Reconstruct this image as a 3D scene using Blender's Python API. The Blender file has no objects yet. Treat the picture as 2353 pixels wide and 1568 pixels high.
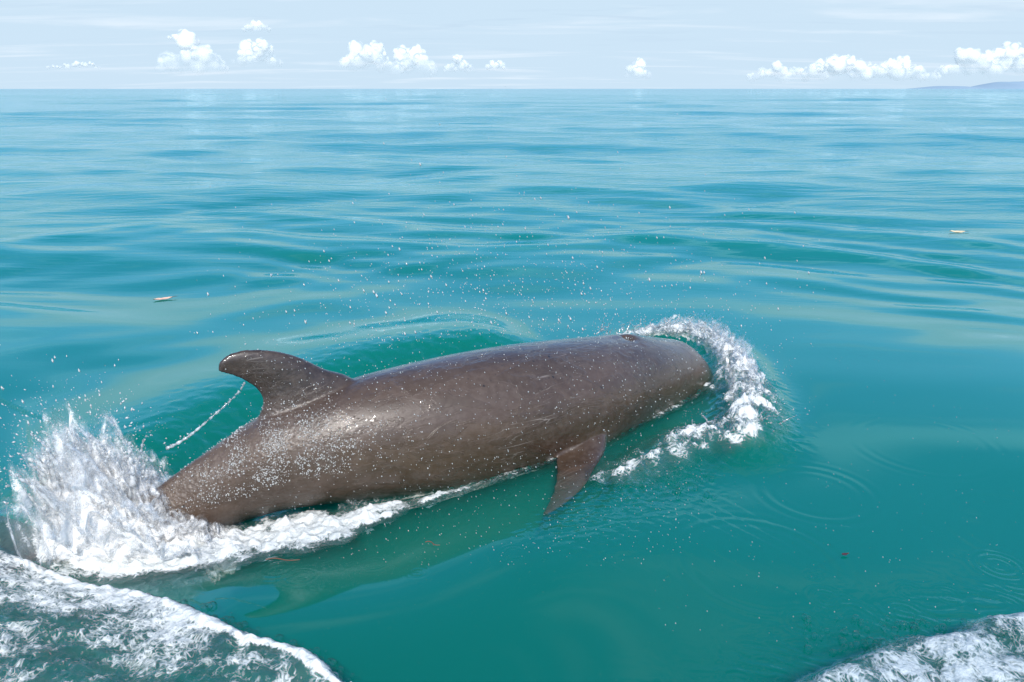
import bpy, bmesh, math
import numpy as np
from mathutils import Vector

# ------------------------------------------------------------------ camera, sky, sun, exposure
sc = bpy.context.scene
col = sc.collection
CAM_H = 1.5                       # eye height above the sea
LENS_PX = 1830.0                  # focal length for a frame 2353 px wide
PITCH = math.atan((784 - 203) / LENS_PX)
cp, sp = math.cos(PITCH), math.sin(PITCH)
cam = bpy.data.cameras.new('camera')
cam.sensor_width = 36
cam.lens = 36 * LENS_PX / 2353
cam.clip_start = 0.05
cam.clip_end = 200000
camo = bpy.data.objects.new('camera', cam)
col.objects.link(camo)
camo.location = (0, 0, CAM_H)
camo.rotation_euler = (math.pi / 2 - PITCH, 0, 0)
sc.camera = camo

SUN_EL, SUN_AZ = math.radians(44), math.radians(174)   # azimuth from +Y towards +X
sun_dir = Vector((math.sin(SUN_AZ) * math.cos(SUN_EL), math.cos(SUN_AZ) * math.cos(SUN_EL), math.sin(SUN_EL)))
world = bpy.data.worlds.new('World')
sc.world = world
world.use_nodes = True
SUN_STRENGTH = 5.0
SKY_STRENGTH = 0.11
EXPOSURE = 0.30

sun = bpy.data.lights.new('sun', 'SUN')
sun.energy = SUN_STRENGTH
sun.angle = math.radians(0.5)
sun.color = (1.0, 0.96, 0.90)
suno = bpy.data.objects.new('sun', sun)
col.objects.link(suno)
suno.rotation_euler = sun_dir.to_track_quat('Z', 'Y').to_euler()

sc.view_settings.view_transform = 'Standard'
sc.view_settings.look = 'None'
sc.view_settings.exposure = EXPOSURE
sc.view_settings.gamma = 1
sc.view_settings.use_curve_mapping = False
sc.cycles.use_denoising = True
sc.cycles.caustics_reflective = False
sc.cycles.caustics_refractive = False
sc.cycles.transparent_max_bounces = 24
sc.cycles.max_bounces = 10
sc.cycles.volume_bounces = 1
sc.cycles.glossy_bounces = 4
sc.cycles.sample_clamp_indirect = 6


class NT:
    """small helper round a node tree"""
    def __init__(s, tree):
        s.t = tree
        s.t.nodes.clear()

    def n(s, kind, **kw):
        nd = s.t.nodes.new(kind)
        for k, v in kw.items():
            if k == 'ins':
                for i, val in v.items():
                    s.put(nd.inputs[i], val)
            else:
                setattr(nd, k, v)
        return nd

    def put(s, sock, val):
        if isinstance(val, bpy.types.NodeSocket):
            s.t.links.new(val, sock)
        elif isinstance(val, bpy.types.Node):
            s.t.links.new(val.outputs[0], sock)
        else:
            sock.default_value = val

    def m(s, op, a, b=0.0, c=None, clamp=False):
        nd = s.t.nodes.new('ShaderNodeMath')
        nd.operation = op
        nd.use_clamp = clamp
        s.put(nd.inputs[0], a)
        s.put(nd.inputs[1], b)
        if c is not None:
            s.put(nd.inputs[2], c)
        return nd.outputs[0]

    def mr(s, v, a, b, c=0.0, d=1.0, smooth=True):
        nd = s.t.nodes.new('ShaderNodeMapRange')
        nd.interpolation_type = 'SMOOTHSTEP' if smooth else 'LINEAR'
        for i, val in enumerate((v, a, b, c, d)):
            s.put(nd.inputs[i], val)
        return nd.outputs[0]

    def mix(s, f, a, b):
        nd = s.t.nodes.new('ShaderNodeMix')
        nd.data_type = 'RGBA'
        s.put(nd.inputs[0], f)
        s.put(nd.inputs[6], a)
        s.put(nd.inputs[7], b)
        return nd.outputs[2]

    def ramp(s, f, stops):
        nd = s.t.nodes.new('ShaderNodeValToRGB')
        s.put(nd.inputs[0], f)
        e = nd.color_ramp.elements
        while len(e) < len(stops):
            e.new(0.5)
        for el, (p, c) in zip(e, stops):
            el.position = p
            el.color = c if len(c) == 4 else (*c, 1)
        return nd.outputs[0]

    def noise(s, vec, scale, detail=3, rough=0.5, dist=0.0, dim='3D'):
        nd = s.t.nodes.new('ShaderNodeTexNoise')
        nd.noise_dimensions = dim
        if vec is not None:
            s.put(nd.inputs['Vector'], vec)
        nd.inputs['Scale'].default_value = scale
        nd.inputs['Detail'].default_value = detail
        nd.inputs['Roughness'].default_value = rough
        nd.inputs['Distortion'].default_value = dist
        return nd.outputs[0]

    def mapping(s, vec, scale=(1, 1, 1), rot=(0, 0, 0), loc=(0, 0, 0)):
        nd = s.t.nodes.new('ShaderNodeMapping')
        s.put(nd.inputs[0], vec)
        nd.inputs['Scale'].default_value = scale
        nd.inputs['Rotation'].default_value = rot
        nd.inputs['Location'].default_value = loc
        return nd.outputs[0]


def build_world():
    w = NT(world.node_tree)
    out = w.n('ShaderNodeOutputWorld')
    sky = w.n('ShaderNodeTexSky', sky_type='NISHITA', sun_disc=False, sun_elevation=SUN_EL,
              sun_rotation=SUN_AZ, altitude=0, air_density=1.0, dust_density=0.6, ozone_density=4.0)
    tc = w.n('ShaderNodeTexCoord')
    d = tc.outputs['Generated']
    sep = w.n('ShaderNodeSeparateXYZ', ins={0: d})
    z = sep.outputs[2]
    # haze near the horizon: pale, the same all the way round
    up = w.m('MAXIMUM', z, 0.0)
    hz = w.mr(z, .15, .45, 1.0, 0.0)
    hz2 = w.m('POWER', w.m('SUBTRACT', 1.0, up, clamp=True), 0.9)
    hazecol = w.mix(w.mr(z, .135, .24), (4.75, 5.95, 6.85, 1), (2.7, 5.5, 9.0, 1))
    base = w.mix(w.m('MULTIPLY', hz2, 0.9), sky.outputs[0], (0.9, 3.6, 9.6, 1))
    base = w.mix(w.m('MULTIPLY', hz, 0.95), base, hazecol)
    # thin layered cloud: flat plane at a height, sampled along the direction
    inv = w.m('DIVIDE', 1.0, w.m('ADD', up, 0.06))
    cx = w.m('MULTIPLY', sep.outputs[0], inv)
    cy = w.m('MULTIPLY', sep.outputs[1], inv)
    cv = w.n('ShaderNodeCombineXYZ', ins={0: cx, 1: cy, 2: 0.0}).outputs[0]
    n1 = w.noise(w.mapping(cv, (0.45, 1.1, 1), (0, 0, 0.18), (3.1, 0.4, 0)), 1.0, 7, 0.55, 0.5)
    veil = w.m('ADD', w.mr(n1, 0.50, 0.74, 0.0, 0.75), w.m('MULTIPLY', w.mr(n1, 0.54, 0.62, 0.0, 0.30), w.mr(z, .14, .22)), clamp=True)
    n2 = w.noise(w.mapping(cv, (0.5, 1.5, 1), (0, 0, 0.1), (8.3, 5.4, 0)), 1.5, 7, 0.6, 0.4)
    grey = w.mr(n2, 0.54, 0.68, 0.0, 0.55)
    c1 = w.mix(veil, base, w.mix(w.mr(z, .13, .24), (6.1, 6.9, 7.7, 1), (3.8, 6.7, 9.6, 1)))
    c2 = w.mix(w.m('MULTIPLY', grey, w.mr(z, 0.02, 0.08)), c1, (4.2, 5.4, 6.6, 1))
    # below the horizon the world is open sea
    fin = w.mix(w.mr(z, -0.02, 0.0), (0.35, 1.6, 1.7, 1), c2)
    bg = w.n('ShaderNodeBackground', ins={0: fin, 1: SKY_STRENGTH})
    w.put(out.inputs[0], bg)


build_world()


# ------------------------------------------------------------------ helpers
def at(dx, dy, z=0.0):
    """world point at height z seen through a point of the 2353 x 1568 view"""
    ox, oy = (dx - 1176.5) / LENS_PX, (dy - 784) / LENS_PX
    t = (CAM_H - z) / (sp + oy * cp)
    return np.array((ox * t, (cp - oy * sp) * t, z))


def at_depth(dx, dy, y):
    """world point at distance y ahead seen through a point of the view"""
    ox, oy = (dx - 1176.5) / LENS_PX, (dy - 784) / LENS_PX
    t = y / (cp - oy * sp)
    return np.array((ox * t, y, CAM_H - t * (sp + oy * cp)))


rng = np.random.RandomState(7)
_perm = np.random.RandomState(3).permutation(512)
_g2 = np.stack([np.cos(np.arange(512) * 2.39996), np.sin(np.arange(512) * 2.39996)], -1)


def perlin(x, y, seed=0):
    x = np.asarray(x, float) + seed * 17.31
    y = np.asarray(y, float) - seed * 9.73
    xi, yi = np.floor(x).astype(np.int64), np.floor(y).astype(np.int64)
    fx, fy = x - xi, y - yi
    u, v = fx * fx * fx * (fx * (fx * 6 - 15) + 10), fy * fy * fy * (fy * (fy * 6 - 15) + 10)

    def g(i, j):
        h = _perm[(_perm[(xi + i) & 511] + (yi + j)) & 511]
        return _g2[h, 0] * (fx - i) + _g2[h, 1] * (fy - j)
    a = g(0, 0) + u * (g(1, 0) - g(0, 0))
    b = g(0, 1) + u * (g(1, 1) - g(0, 1))
    return (a + v * (b - a)) * 1.5


def fbm(x, y, octs=4, seed=0, gain=0.5, ridged=False):
    s, a, f = 0, 1.0, 1.0
    for k in range(octs):
        n = perlin(x * f, y * f, seed + k * 3)
        if ridged:
            n = 1 - 2 * np.abs(n)
        s = s + a * n
        a *= gain
        f *= 2.03
    return s


def sstep(x, a, b):
    t = np.clip((x - a) / (b - a), 0, 1)
    return t * t * (3 - 2 * t)


def polydist(x, y, P):
    """signed distance to an open polyline (positive on its left) and the run along it 0..1"""
    P = np.asarray(P, float)[:, :2]
    best = np.full(x.shape, 1e9)
    sign = np.ones(x.shape)
    run = np.zeros(x.shape)
    L = np.r_[0, np.cumsum(np.linalg.norm(np.diff(P, axis=0), axis=1))]
    for k in range(len(P) - 1):
        a, b = P[k], P[k + 1]
        ab = b - a
        t = np.clip(((x - a[0]) * ab[0] + (y - a[1]) * ab[1]) / (ab @ ab), 0, 1)
        qx, qy = x - a[0] - t * ab[0], y - a[1] - t * ab[1]
        dd = np.hypot(qx, qy)
        m = dd < best
        best = np.where(m, dd, best)
        sign = np.where(m, np.sign(ab[0] * (y - a[1]) - ab[1] * (x - a[0])), sign)
        run = np.where(m, (L[k] + t * (L[k + 1] - L[k])) / L[-1], run)
    return best * sign, run


def smooth_poly(P, n=60):
    P = np.asarray(P, float)
    t = np.linspace(0, len(P) - 1, n)
    i = np.clip(t.astype(int), 0, len(P) - 2)
    f = (t - i)[:, None]
    g = lambda k: P[np.clip(k, 0, len(P) - 1)]
    a, b, c, d = g(i - 1), g(i), g(i + 1), g(i + 2)
    return .5 * (2 * b + (-a + c) * f + (2 * a - 5 * b + 4 * c - d) * f * f + (-a + 3 * b - 3 * c + d) * f ** 3)


def mesh_np(name, V, F, mat=None, parent=None, smooth=True, link=True):
    me = bpy.data.meshes.new(name)
    V = np.asarray(V, np.float32)
    F = np.asarray(F, np.int32)
    k = F.shape[1]
    me.vertices.add(len(V))
    me.vertices.foreach_set('co', V.ravel())
    me.loops.add(F.size)
    me.loops.foreach_set('vertex_index', F.ravel())
    me.polygons.add(len(F))
    me.polygons.foreach_set('loop_start', np.arange(0, F.size, k, dtype=np.int32))
    me.polygons.foreach_set('loop_total', np.full(len(F), k, np.int32))
    me.polygons.foreach_set('use_smooth', np.full(len(F), smooth))
    me.update(calc_edges=True)
    if mat:
        me.materials.append(mat)
    o = bpy.data.objects.new(name, me)
    if link:
        col.objects.link(o)
    if parent:
        o.parent = parent
    return o


def attr(o, name, vals):
    a = o.data.attributes.new(name, 'FLOAT', 'POINT')
    a.data.foreach_set('value', np.asarray(vals, np.float32).ravel())


def tag(o, label=None, cat=None, group=None, kind=None):
    if label:
        o['label'] = label
    if cat:
        o['category'] = cat
    if group:
        o['group'] = group
    if kind:
        o['kind'] = kind
    return o


def grid_faces(n, m, wrap=False):
    i = np.arange(n - 1)[:, None]
    j = np.arange(m if wrap else m - 1)[None]
    jn = (j + 1) % m
    return np.stack([i * m + j, i * m + jn, (i + 1) * m + jn, (i + 1) * m + j], -1).reshape(-1, 4)


def material(name):
    m = bpy.data.materials.new(name)
    m.use_nodes = True
    t = NT(m.node_tree)
    out = t.n('ShaderNodeOutputMaterial')
    return m, t, out


def evaluated_mesh(o):
    """swap an object's mesh for what its modifiers make of it"""
    dg = bpy.context.evaluated_depsgraph_get()
    me = bpy.data.meshes.new_from_object(o.evaluated_get(dg))
    o.modifiers.clear()
    o.data = me
    return o


def liquid(name, pts, rad, voxel, mat, smooth_it=1):
    """one skin round a cloud of points: drops that touch flow together"""
    me = bpy.data.meshes.new(name)
    pts = np.asarray(pts, np.float32)
    me.vertices.add(len(pts))
    me.vertices.foreach_set('co', pts.ravel())
    a = me.attributes.new('rad', 'FLOAT', 'POINT')
    a.data.foreach_set('value', np.asarray(rad, np.float32))
    o = bpy.data.objects.new(name, me)
    col.objects.link(o)
    ng = bpy.data.node_groups.new(name + '_nodes', 'GeometryNodeTree')
    ng.interface.new_socket('Geometry', in_out='INPUT', socket_type='NodeSocketGeometry')
    ng.interface.new_socket('Geometry', in_out='OUTPUT', socket_type='NodeSocketGeometry')
    N, Lk = ng.nodes, ng.links
    gi, go = N.new('NodeGroupInput'), N.new('NodeGroupOutput')
    mp = N.new('GeometryNodeMeshToPoints')
    na = N.new('GeometryNodeInputNamedAttribute')
    na.data_type = 'FLOAT'
    na.inputs[0].default_value = 'rad'
    pv = N.new('GeometryNodePointsToVolume')
    pv.resolution_mode = 'VOXEL_SIZE'
    pv.inputs['Voxel Size'].default_value = voxel
    pv.inputs['Density'].default_value = 1.0
    vm = N.new('GeometryNodeVolumeToMesh')
    vm.resolution_mode = 'GRID'
    vm.inputs['Threshold'].default_value = 0.12
    vm.inputs['Adaptivity'].default_value = 0.0
    Lk.new(gi.outputs[0], mp.inputs[0])
    Lk.new(na.outputs[0], mp.inputs['Radius'])
    Lk.new(mp.outputs[0], pv.inputs[0])
    Lk.new(na.outputs[0], pv.inputs['Radius'])
    Lk.new(pv.outputs[0], vm.inputs[0])
    Lk.new(vm.outputs[0], go.inputs[0])
    md = o.modifiers.new('skin', 'NODES')
    md.node_group = ng
    if smooth_it:
        s = o.modifiers.new('smooth', 'SMOOTH')
        s.factor = 0.5
        s.iterations = smooth_it
    evaluated_mesh(o)
    o.data.materials.clear()
    o.data.materials.append(mat)
    o.data.polygons.foreach_set('use_smooth', np.ones(len(o.data.polygons), bool))
    return o


# ------------------------------------------------------------------ the shape of the sea
crest_near = smooth_poly([at(*q)[:2] for q in ((300, 1500), (520, 1475), (650, 1458), (800, 1440), (970, 1405), (1100, 1345), (1280, 1240),
                                               (1400, 1175), (1520, 1110), (1650, 1060))], 40)
crest_far = smooth_poly([at(*q)[:2] for q in ((1250, 765), (1100, 782), (1000, 793), (880, 815), (790, 840), (700, 868), (560, 905),
                                              (430, 960), (250, 1050), (-50, 1120))], 40)
axis_line = np.array([[-1.74, 2.40], [-1.27, 2.63], [-.87, 2.83], [-.30, 3.115], [.30, 3.52], [.73, 3.89], [1.2, 4.29]])
bow = smooth_poly([at(*q)[:2] for q in ((1380, 790), (1520, 782), (1625, 805), (1692, 868), (1728, 945), (1710, 1010), (1600, 1030),
                                        (1500, 1080), (1420, 1130))], 50)
wake_left = smooth_poly([at(*q)[:2] for q in ((-160, 1262), (60, 1285), (170, 1318), (300, 1352), (410, 1395), (500, 1455), (570, 1495), (650, 1512),
                                              (730, 1540), (800, 1600))], 50)
wake_right = smooth_poly([at(*q)[:2] for q in ((1700, 1620), (1830, 1545), (1960, 1490), (2060, 1450), (2180, 1440), (2240, 1405),
                                               (2353, 1388), (2550, 1360))], 40)
_wr = np.random.RandomState(21)
WAVES = []
for k in range(90):
    lam = 0.42 * (26.0 / 0.42) ** (_wr.rand() ** 1.45)
    th = _wr.normal(-0.10, 0.42)
    slope = 0.0170 * (0.55 + 0.9 * _wr.rand()) * (1.0 if lam < 4 else 0.55) * (0.85 if lam < 1.0 else 1.0)
    WAVES.append((lam, math.sin(th), -math.cos(th), slope * lam / (2 * math.pi), _wr.rand() * 6.283))


def height(x, y, dr=None):
    r = np.hypot(x, y)
    if dr is None:
        dr = np.full(x.shape, 0.01)
    calm = 0.45 + 0.55 * sstep(r, 3.0, 9.0)
    h = np.zeros(x.shape)
    wx = x + 0.5 * perlin(x * .35, y * .35, 40)
    wy = y + 0.5 * perlin(x * .35, y * .35, 41)
    for lam, kx, ky, a, ph in WAVES:
        keep = sstep(lam / (3.2 * dr), 1.0, 2.0)
        cal = calm if lam > 1.4 else calm * sstep(r, 2.6, 8.0)
        h += a * keep * cal * np.sin(2 * math.pi / lam * (kx * wx + ky * wy) + ph)
    loc = r < 9
    xs, ys = x[loc], y[loc]
    hh = h[loc]
    # quiet the chop where the animal has pushed the water about
    dax, _ = polydist(xs, ys, axis_line)
    hh *= 0.35 + 0.65 * sstep(np.abs(dax), 0.6, 2.2)
    # wave the animal raises on its near side, trough between crest and flank
    d, run = polydist(xs, ys, crest_near)
    endf = sstep(run, 0.0, 0.12) * (1 - sstep(run, 0.50, 1.0)) * (1 - sstep(np.abs(d), .75, 1.25))
    hh += endf * np.where(d < 0, 0.050 * np.exp(-(d / 0.42) ** 2), 0.050 * np.exp(-(d / 0.40) ** 2) - 0.035 * sstep(d, .25, .7))
    # wave on its far side: front face turned to the camera
    d, run = polydist(xs, ys, crest_far)
    endf = sstep(run, 0.0, 0.15) * (1 - sstep(run, 0.88, 1.0))
    endf = endf * (1 - sstep(np.abs(d), .9, 1.5))
    hh += endf * np.where(d < 0, 0.085 * np.exp(-(d / 0.6) ** 2), 0.085 - 0.15 * sstep(d, 0.0, 0.55) * (1 - .55 * sstep(d, .7, 1.4))
                          - .0175 * sstep(d, .9, 1.6))
    hh += endf * 0.006 * fbm(xs * 13, ys * 13, 3, 60) * np.exp(-((d - 0.25) / 0.3) ** 2)
    # bow wave
    d, run = polydist(xs, ys, bow)
    endf = sstep(run, 0.0, 0.2) * (1 - sstep(run, 0.7, 1.0))
    hh += endf * 0.075 * np.exp(-(d / 0.16) ** 2)
    w = np.exp(-(d / 0.13) ** 2) * (0.25 + 0.75 * endf)
    hh += w * 0.020 * fbm(xs * 16, ys * 16, 4, 5, .55, True)
    # feathery ripples streaming off the near shoulder
    d2, run2 = polydist(xs, ys, crest_near)
    w = sstep(run2, 0.50, 0.68) * (1 - sstep(run2, .86, .985)) * np.exp(-((d2 - .02) / 0.16) ** 2)
    hh += w * 0.0028 * fbm(xs * 22 + ys * 8, ys * 34 - xs * 14, 3, 15)
    # hump of water over the tail flukes
    fx, fy = xs + 1.78, ys - 2.46
    u, v = fx * .89 + fy * .45, -fx * .45 + fy * .89
    hh += 0.105 * np.exp(-(u / .36) ** 2 - (v / .15) ** 2)
    # roughened water in the splash
    w = np.exp(-((xs + 1.35) / .5) ** 2 - ((ys - 2.58) / .22) ** 2)
    hh += w * 0.022 * fbm(xs * 14, ys * 14, 4, 9, .55)
    # boat wake, left: a raised, churned sheet
    d, run = polydist(xs, ys, wake_left)
    ins = sstep(-d, -0.015, 0.035)
    deep = sstep(-d, 0.0, 0.5)
    hh += ins * (0.035 + 0.05 * deep) + ins * (0.010 * fbm(xs * 8, ys * 8, 3, 70) + 0.013 * fbm(xs * 20, ys * 20, 4, 30, .6)) * (0.5 + 0.5 * deep)
    # boat wake, right: rounded heaps
    d, run = polydist(xs, ys, wake_right)
    ins = sstep(-d, -0.01, 0.08)
    hh += ins * (0.045 + 0.03 * fbm(xs * 4.2, ys * 4.2, 2, 80) + 0.006 * fbm(xs * 26, ys * 26, 3, 81, .55))
    near = np.exp(-(np.maximum(d, 0) / 0.16) ** 2) * (d > -0.05)
    hh += near * 0.0016 * fbm(xs * 26 + 5 * perlin(xs * 6, ys * 6, 3), ys * 26, 2, 90)
    # broad ring waves left by falling water
    for (cx, cy, rr, amp, lam) in BIG_RINGS:
        q = np.hypot(xs - cx, ys - cy) - rr
        hh += amp * np.cos(q * 6.283 / lam) * np.exp(-(q / (lam * 0.9)) ** 2)
    for cx, cy, rr, s_ in SMALL_RINGS:
        k = np.nonzero((np.abs(xs - cx) < rr * 2.6) & (np.abs(ys - cy) < rr * 2.6))[0]
        q = np.hypot(xs[k] - cx, ys[k] - cy) - rr
        hh[k] += 0.00065 * s_ * (rr / .04) ** .7 * np.cos(q * 6.283 / max(.45 * rr, .016)) * np.exp(-(q / (.55 * rr)) ** 2)
    h[loc] = hh
    return h


BIG_RINGS = []
for dx, dy, ex, amp in ((1745, 1285, 185, .0003), (1875, 1125, 120, .00025), (2120, 1020, 150, .0001), (2353, 1200, 160, .0001)):
    c = at(dx, dy)
    BIG_RINGS.append((c[0], c[1], abs(at(dx + ex, dy)[0] - c[0]), amp, 0.055))
SMALL_RINGS = []
_rr = np.random.RandomState(5)
ring_spots = [(1900, 1358, 28, 1), (1942, 1361, 18, 1), (2182, 1346, 26, 1), (2238, 1174, 20, .8), (1870, 1308, 14, 1.2), (2080, 1390, 34, 1),
              (1880, 1440, 26, 1), (1850, 1412, 34, .6), (2010, 1430, 26, .8), (2205, 1255, 10, 1), (2225, 1258, 10, 1), (2095, 1340, 28, .5),
              (1885, 1300, 10, 1), (2300, 1280, 40, .9), (1760, 1510, 30, .7), (1700, 1545, 40, .6), (1948, 1205, 12, .5),
              (800, 780, 24, .8), (705, 838, 22, 1), (780, 793, 14, 1), (760, 855, 26, .7), (650, 815, 20, .6), (575, 895, 20, .6),
              (460, 950, 16, .7), (640, 1310, 40, 1), (690, 1335, 30, 1), (740, 1280, 26, .8), (1180, 1290, 22, .7), (1330, 1258, 16, .7),
              (1250, 800, 18, .6), (2040, 1465, 30, .8), (2130, 1418, 22, 1), (1965, 1395, 40, .5),
              (1270, 1140, 16, 1), (1290, 1075, 22, 1.2), (1270, 1100, 30, .8), (1100, 1245, 18, .8), (860, 1300, 30, .6), (960, 1330, 20, .5)]
for dx, dy, ex, s in ring_spots:
    c = at(dx, dy)
    SMALL_RINGS.append((c[0], c[1], abs(at(dx + ex, dy)[0] - c[0]), s))

# radial rows: close under the boat, opening out to the horizon
rows = [0.9]
while rows[-1] < 34000:
    r = rows[-1]
    rows.append(r + (0.0052 if r < 2.8 else 0.0052 + (r - 2.8) * 0.0055 if r < 6 else r * 0.0125 * (0.3 + .7 * min(1, (r - 6) / 6.0))))
rows = np.array(rows)
fine = np.radians(np.linspace(-50, 50, 760))
coarse = np.radians(np.linspace(50, 310, 80)[1:-1])
ang = np.r_[fine, coarse]
R, A = np.meshgrid(rows, ang, indexing='ij')
X, Y = R * np.sin(A), R * np.cos(A)
DR = np.gradient(rows)[:, None] * np.ones_like(A)
DR = np.maximum(DR, R * np.where(np.abs(A) <= math.radians(50.01), 0.0026, 0.06))
Z = height(X.ravel(), Y.ravel(), DR.ravel()).reshape(X.shape)
Z -= R * R / (2 * 6371000.0)          # the earth's curve, so the horizon sits where it does
n, m_ = X.shape
V = np.stack([X, Y, Z], -1).reshape(-1, 3)
F = grid_faces(n, m_, True)
# close it below so that the water is a body, not a skin
bottom = V[-m_:].copy()
bottom[:, 2] = -220
V = np.vstack([V, bottom])
b0 = n * m_
j = np.arange(m_)
jn = (j + 1) % m_
Fs = np.stack([b0 - m_ + j, b0 - m_ + jn, b0 + jn, b0 + j], -1)
V = np.vstack([V, [[0, 0, 0]], [[0, 0, -220]]])
tri1 = np.stack([j, jn, np.full(m_, len(V) - 2), np.full(m_, len(V) - 2)], -1)[:, :3]
tri2 = np.stack([b0 + j, b0 + jn, np.full(m_, len(V) - 1)], -1)


def water_volume(t, out, dens=1.0):
    s = t.n('ShaderNodeVolumeScatter', ins={0: (0.0, 0.37, 0.34, 1), 1: 2.5 * dens, 'Anisotropy': 0.0})
    a = t.n('ShaderNodeVolumeAbsorption', ins={0: (0.0, 0.40, 0.12, 1), 1: 1.8 * dens})
    add = t.n('ShaderNodeAddShader', ins={0: s.outputs[0], 1: a.outputs[0]})
    t.put(out.inputs['Volume'], add)


def make_water():
    m, t, out = material('sea_water')
    tc = t.n('ShaderNodeTexCoord')
    P = tc.outputs['Object']
    ln = t.n('ShaderNodeVectorMath', operation='LENGTH', ins={0: P}).outputs['Value']
    far = t.mr(ln, 4.0, 14.0)
    mid = t.mr(ln, 5.0, 40.0)
    # wind ripples: short crests lying across the view, patchy
    patch = t.mr(t.noise(P, 0.22, 2), 0.35, 0.65)
    r1 = t.noise(t.mapping(P, (1.2, 5.5, 1), (0, 0, 0.12)), 1.0, 3, .5, .4)
    r2 = t.noise(t.mapping(P, (4, 22, 1), (0, 0, -0.1)), 1.0, 2, .5, .3)
    r3 = t.noise(t.mapping(P, (0.28, 1.3, 1), (0, 0, 0.05)), 1.0, 4, .55, .3)
    hgt = t.m('ADD', t.m('MULTIPLY', r1, t.m('MULTIPLY', far, 0.0150)),
              t.m('MULTIPLY', r2, t.m('MULTIPLY', t.m('MULTIPLY', far, patch), 0.0030)))
    hgt = t.m('ADD', hgt, t.m('MULTIPLY', r3, t.m('MULTIPLY', mid, 0.035)))
    bump = t.n('ShaderNodeBump', ins={'Strength': 1.0, 'Distance': 1.0, 'Height': hgt})
    back = t.n('ShaderNodeNewGeometry').outputs['Backfacing']
    ior = t.m('SUBTRACT', 1.70, t.m('MULTIPLY', back, 1.70 - 1 / 1.70))      # light passing either way meets the same mirror
    fr = t.n('ShaderNodeFresnel', ins={0: ior, 1: bump.outputs[0]})
    gl = t.n('ShaderNodeBsdfAnisotropic', ins={'Color': (.70, .90, 1, 1), 'Roughness': 0.045, 'Normal': bump.outputs[0]})
    tr = t.n('ShaderNodeBsdfTransparent')
    mx = t.n('ShaderNodeMixShader', ins={0: fr.outputs[0], 1: tr.outputs[0], 2: gl.outputs[0]})
    t.put(out.inputs[0], mx)
    water_volume(t, out)
    return m


M_water = make_water()
sea = mesh_np('sea', V, F, M_water)
bm = bmesh.new()
bm.from_mesh(sea.data)
bm.verts.ensure_lookup_table()
bm.free()
# side wall, floor and the disc under the boat join the same mesh
me2 = bpy.data.meshes.new('sea')
allF = np.vstack([F, Fs])
trs = np.vstack([tri1, tri2])
loops = np.concatenate([allF.ravel(), trs.ravel()]).astype(np.int32)
starts = np.concatenate([np.arange(len(allF)) * 4, len(allF) * 4 + np.arange(len(trs)) * 3]).astype(np.int32)
tot = np.concatenate([np.full(len(allF), 4), np.full(len(trs), 3)]).astype(np.int32)
me2.vertices.add(len(V))
me2.vertices.foreach_set('co', V.astype(np.float32).ravel())
me2.loops.add(len(loops))
me2.loops.foreach_set('vertex_index', loops)
me2.polygons.add(len(tot))
me2.polygons.foreach_set('loop_start', starts)
me2.polygons.foreach_set('loop_total', tot)
me2.polygons.foreach_set('use_smooth', np.r_[np.ones(len(F), bool), np.zeros(len(tot) - len(F), bool)])
me2.update(calc_edges=True)
me2.materials.append(M_water)
sea.data = me2
tag(sea, kind='structure')

# ------------------------------------------------------------------ far hill
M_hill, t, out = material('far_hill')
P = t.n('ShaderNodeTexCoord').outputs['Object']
c = t.mix(t.noise(P, 0.002, 5), (0.22, 0.31, 0.39, 1), (0.26, 0.35, 0.43, 1))  # pale blue of the distance haze put into the hill's own colour
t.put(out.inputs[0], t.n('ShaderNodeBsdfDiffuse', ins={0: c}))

# ------------------------------------------------------------------ the dolphin
BODY = np.array([
    [-1.74, 2.42, -.03, .035, .020],
    [-1.62, 2.47, -.07, .040, .040],
    [-1.45, 2.545, -.10, .050, .065],
    [-1.27, 2.63, -.02, .070, .105],
    [-1.08, 2.73, .055, .110, .150],
    [-.87, 2.83, .120, .165, .205],
    [-.60, 2.955, .145, .225, .255],
    [-.30, 3.115, .135, .280, .290],
    [0, 3.30, .115, .300, .305],
    [.30, 3.52, .10, .290, .285],
    [.55, 3.73, .09, .250, .250],
    [.73, 3.89, .065, .215, .212],
    [.88, 4.02, .015, .175, .180],
    [.98, 4.11, -.035, .135, .140],
    [1.045, 4.17, -.085, .095, .095],
    [1.11, 4.22, -.13, .055, .050],
    [1.20, 4.29, -.15, .040, .032],
    [1.27, 4.34, -.16, .022, .018]])


def catmull(P, t):
    n = len(P) - 1
    i = np.clip(t.astype(int), 0, n - 1)
    f = (t - i)[:, None]
    g = lambda k: P[np.clip(k, 0, n)]
    a, b, c, d = g(i - 1), g(i), g(i + 1), g(i + 2)
    return .5 * (2 * b + (-a + c) * f + (2 * a - 5 * b + 4 * c - d) * f * f + (-a + 3 * b - 3 * c + d) * f ** 3)


def closed_loft(Rg):
    """rings (n, m, 3) -> verts, tri/quad faces with fans at both ends"""
    n, m = Rg.shape[:2]
    V = np.vstack([Rg.reshape(-1, 3), Rg[0].mean(0)[None], Rg[-1].mean(0)[None]])
    F = [tuple(f) for f in grid_faces(n, m, True)]
    for j in range(m):
        F.append((n * m, (j + 1) % m, j))
        F.append((n * m + 1, (n - 1) * m + j, (n - 1) * m + (j + 1) % m))
    return V, F


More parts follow.
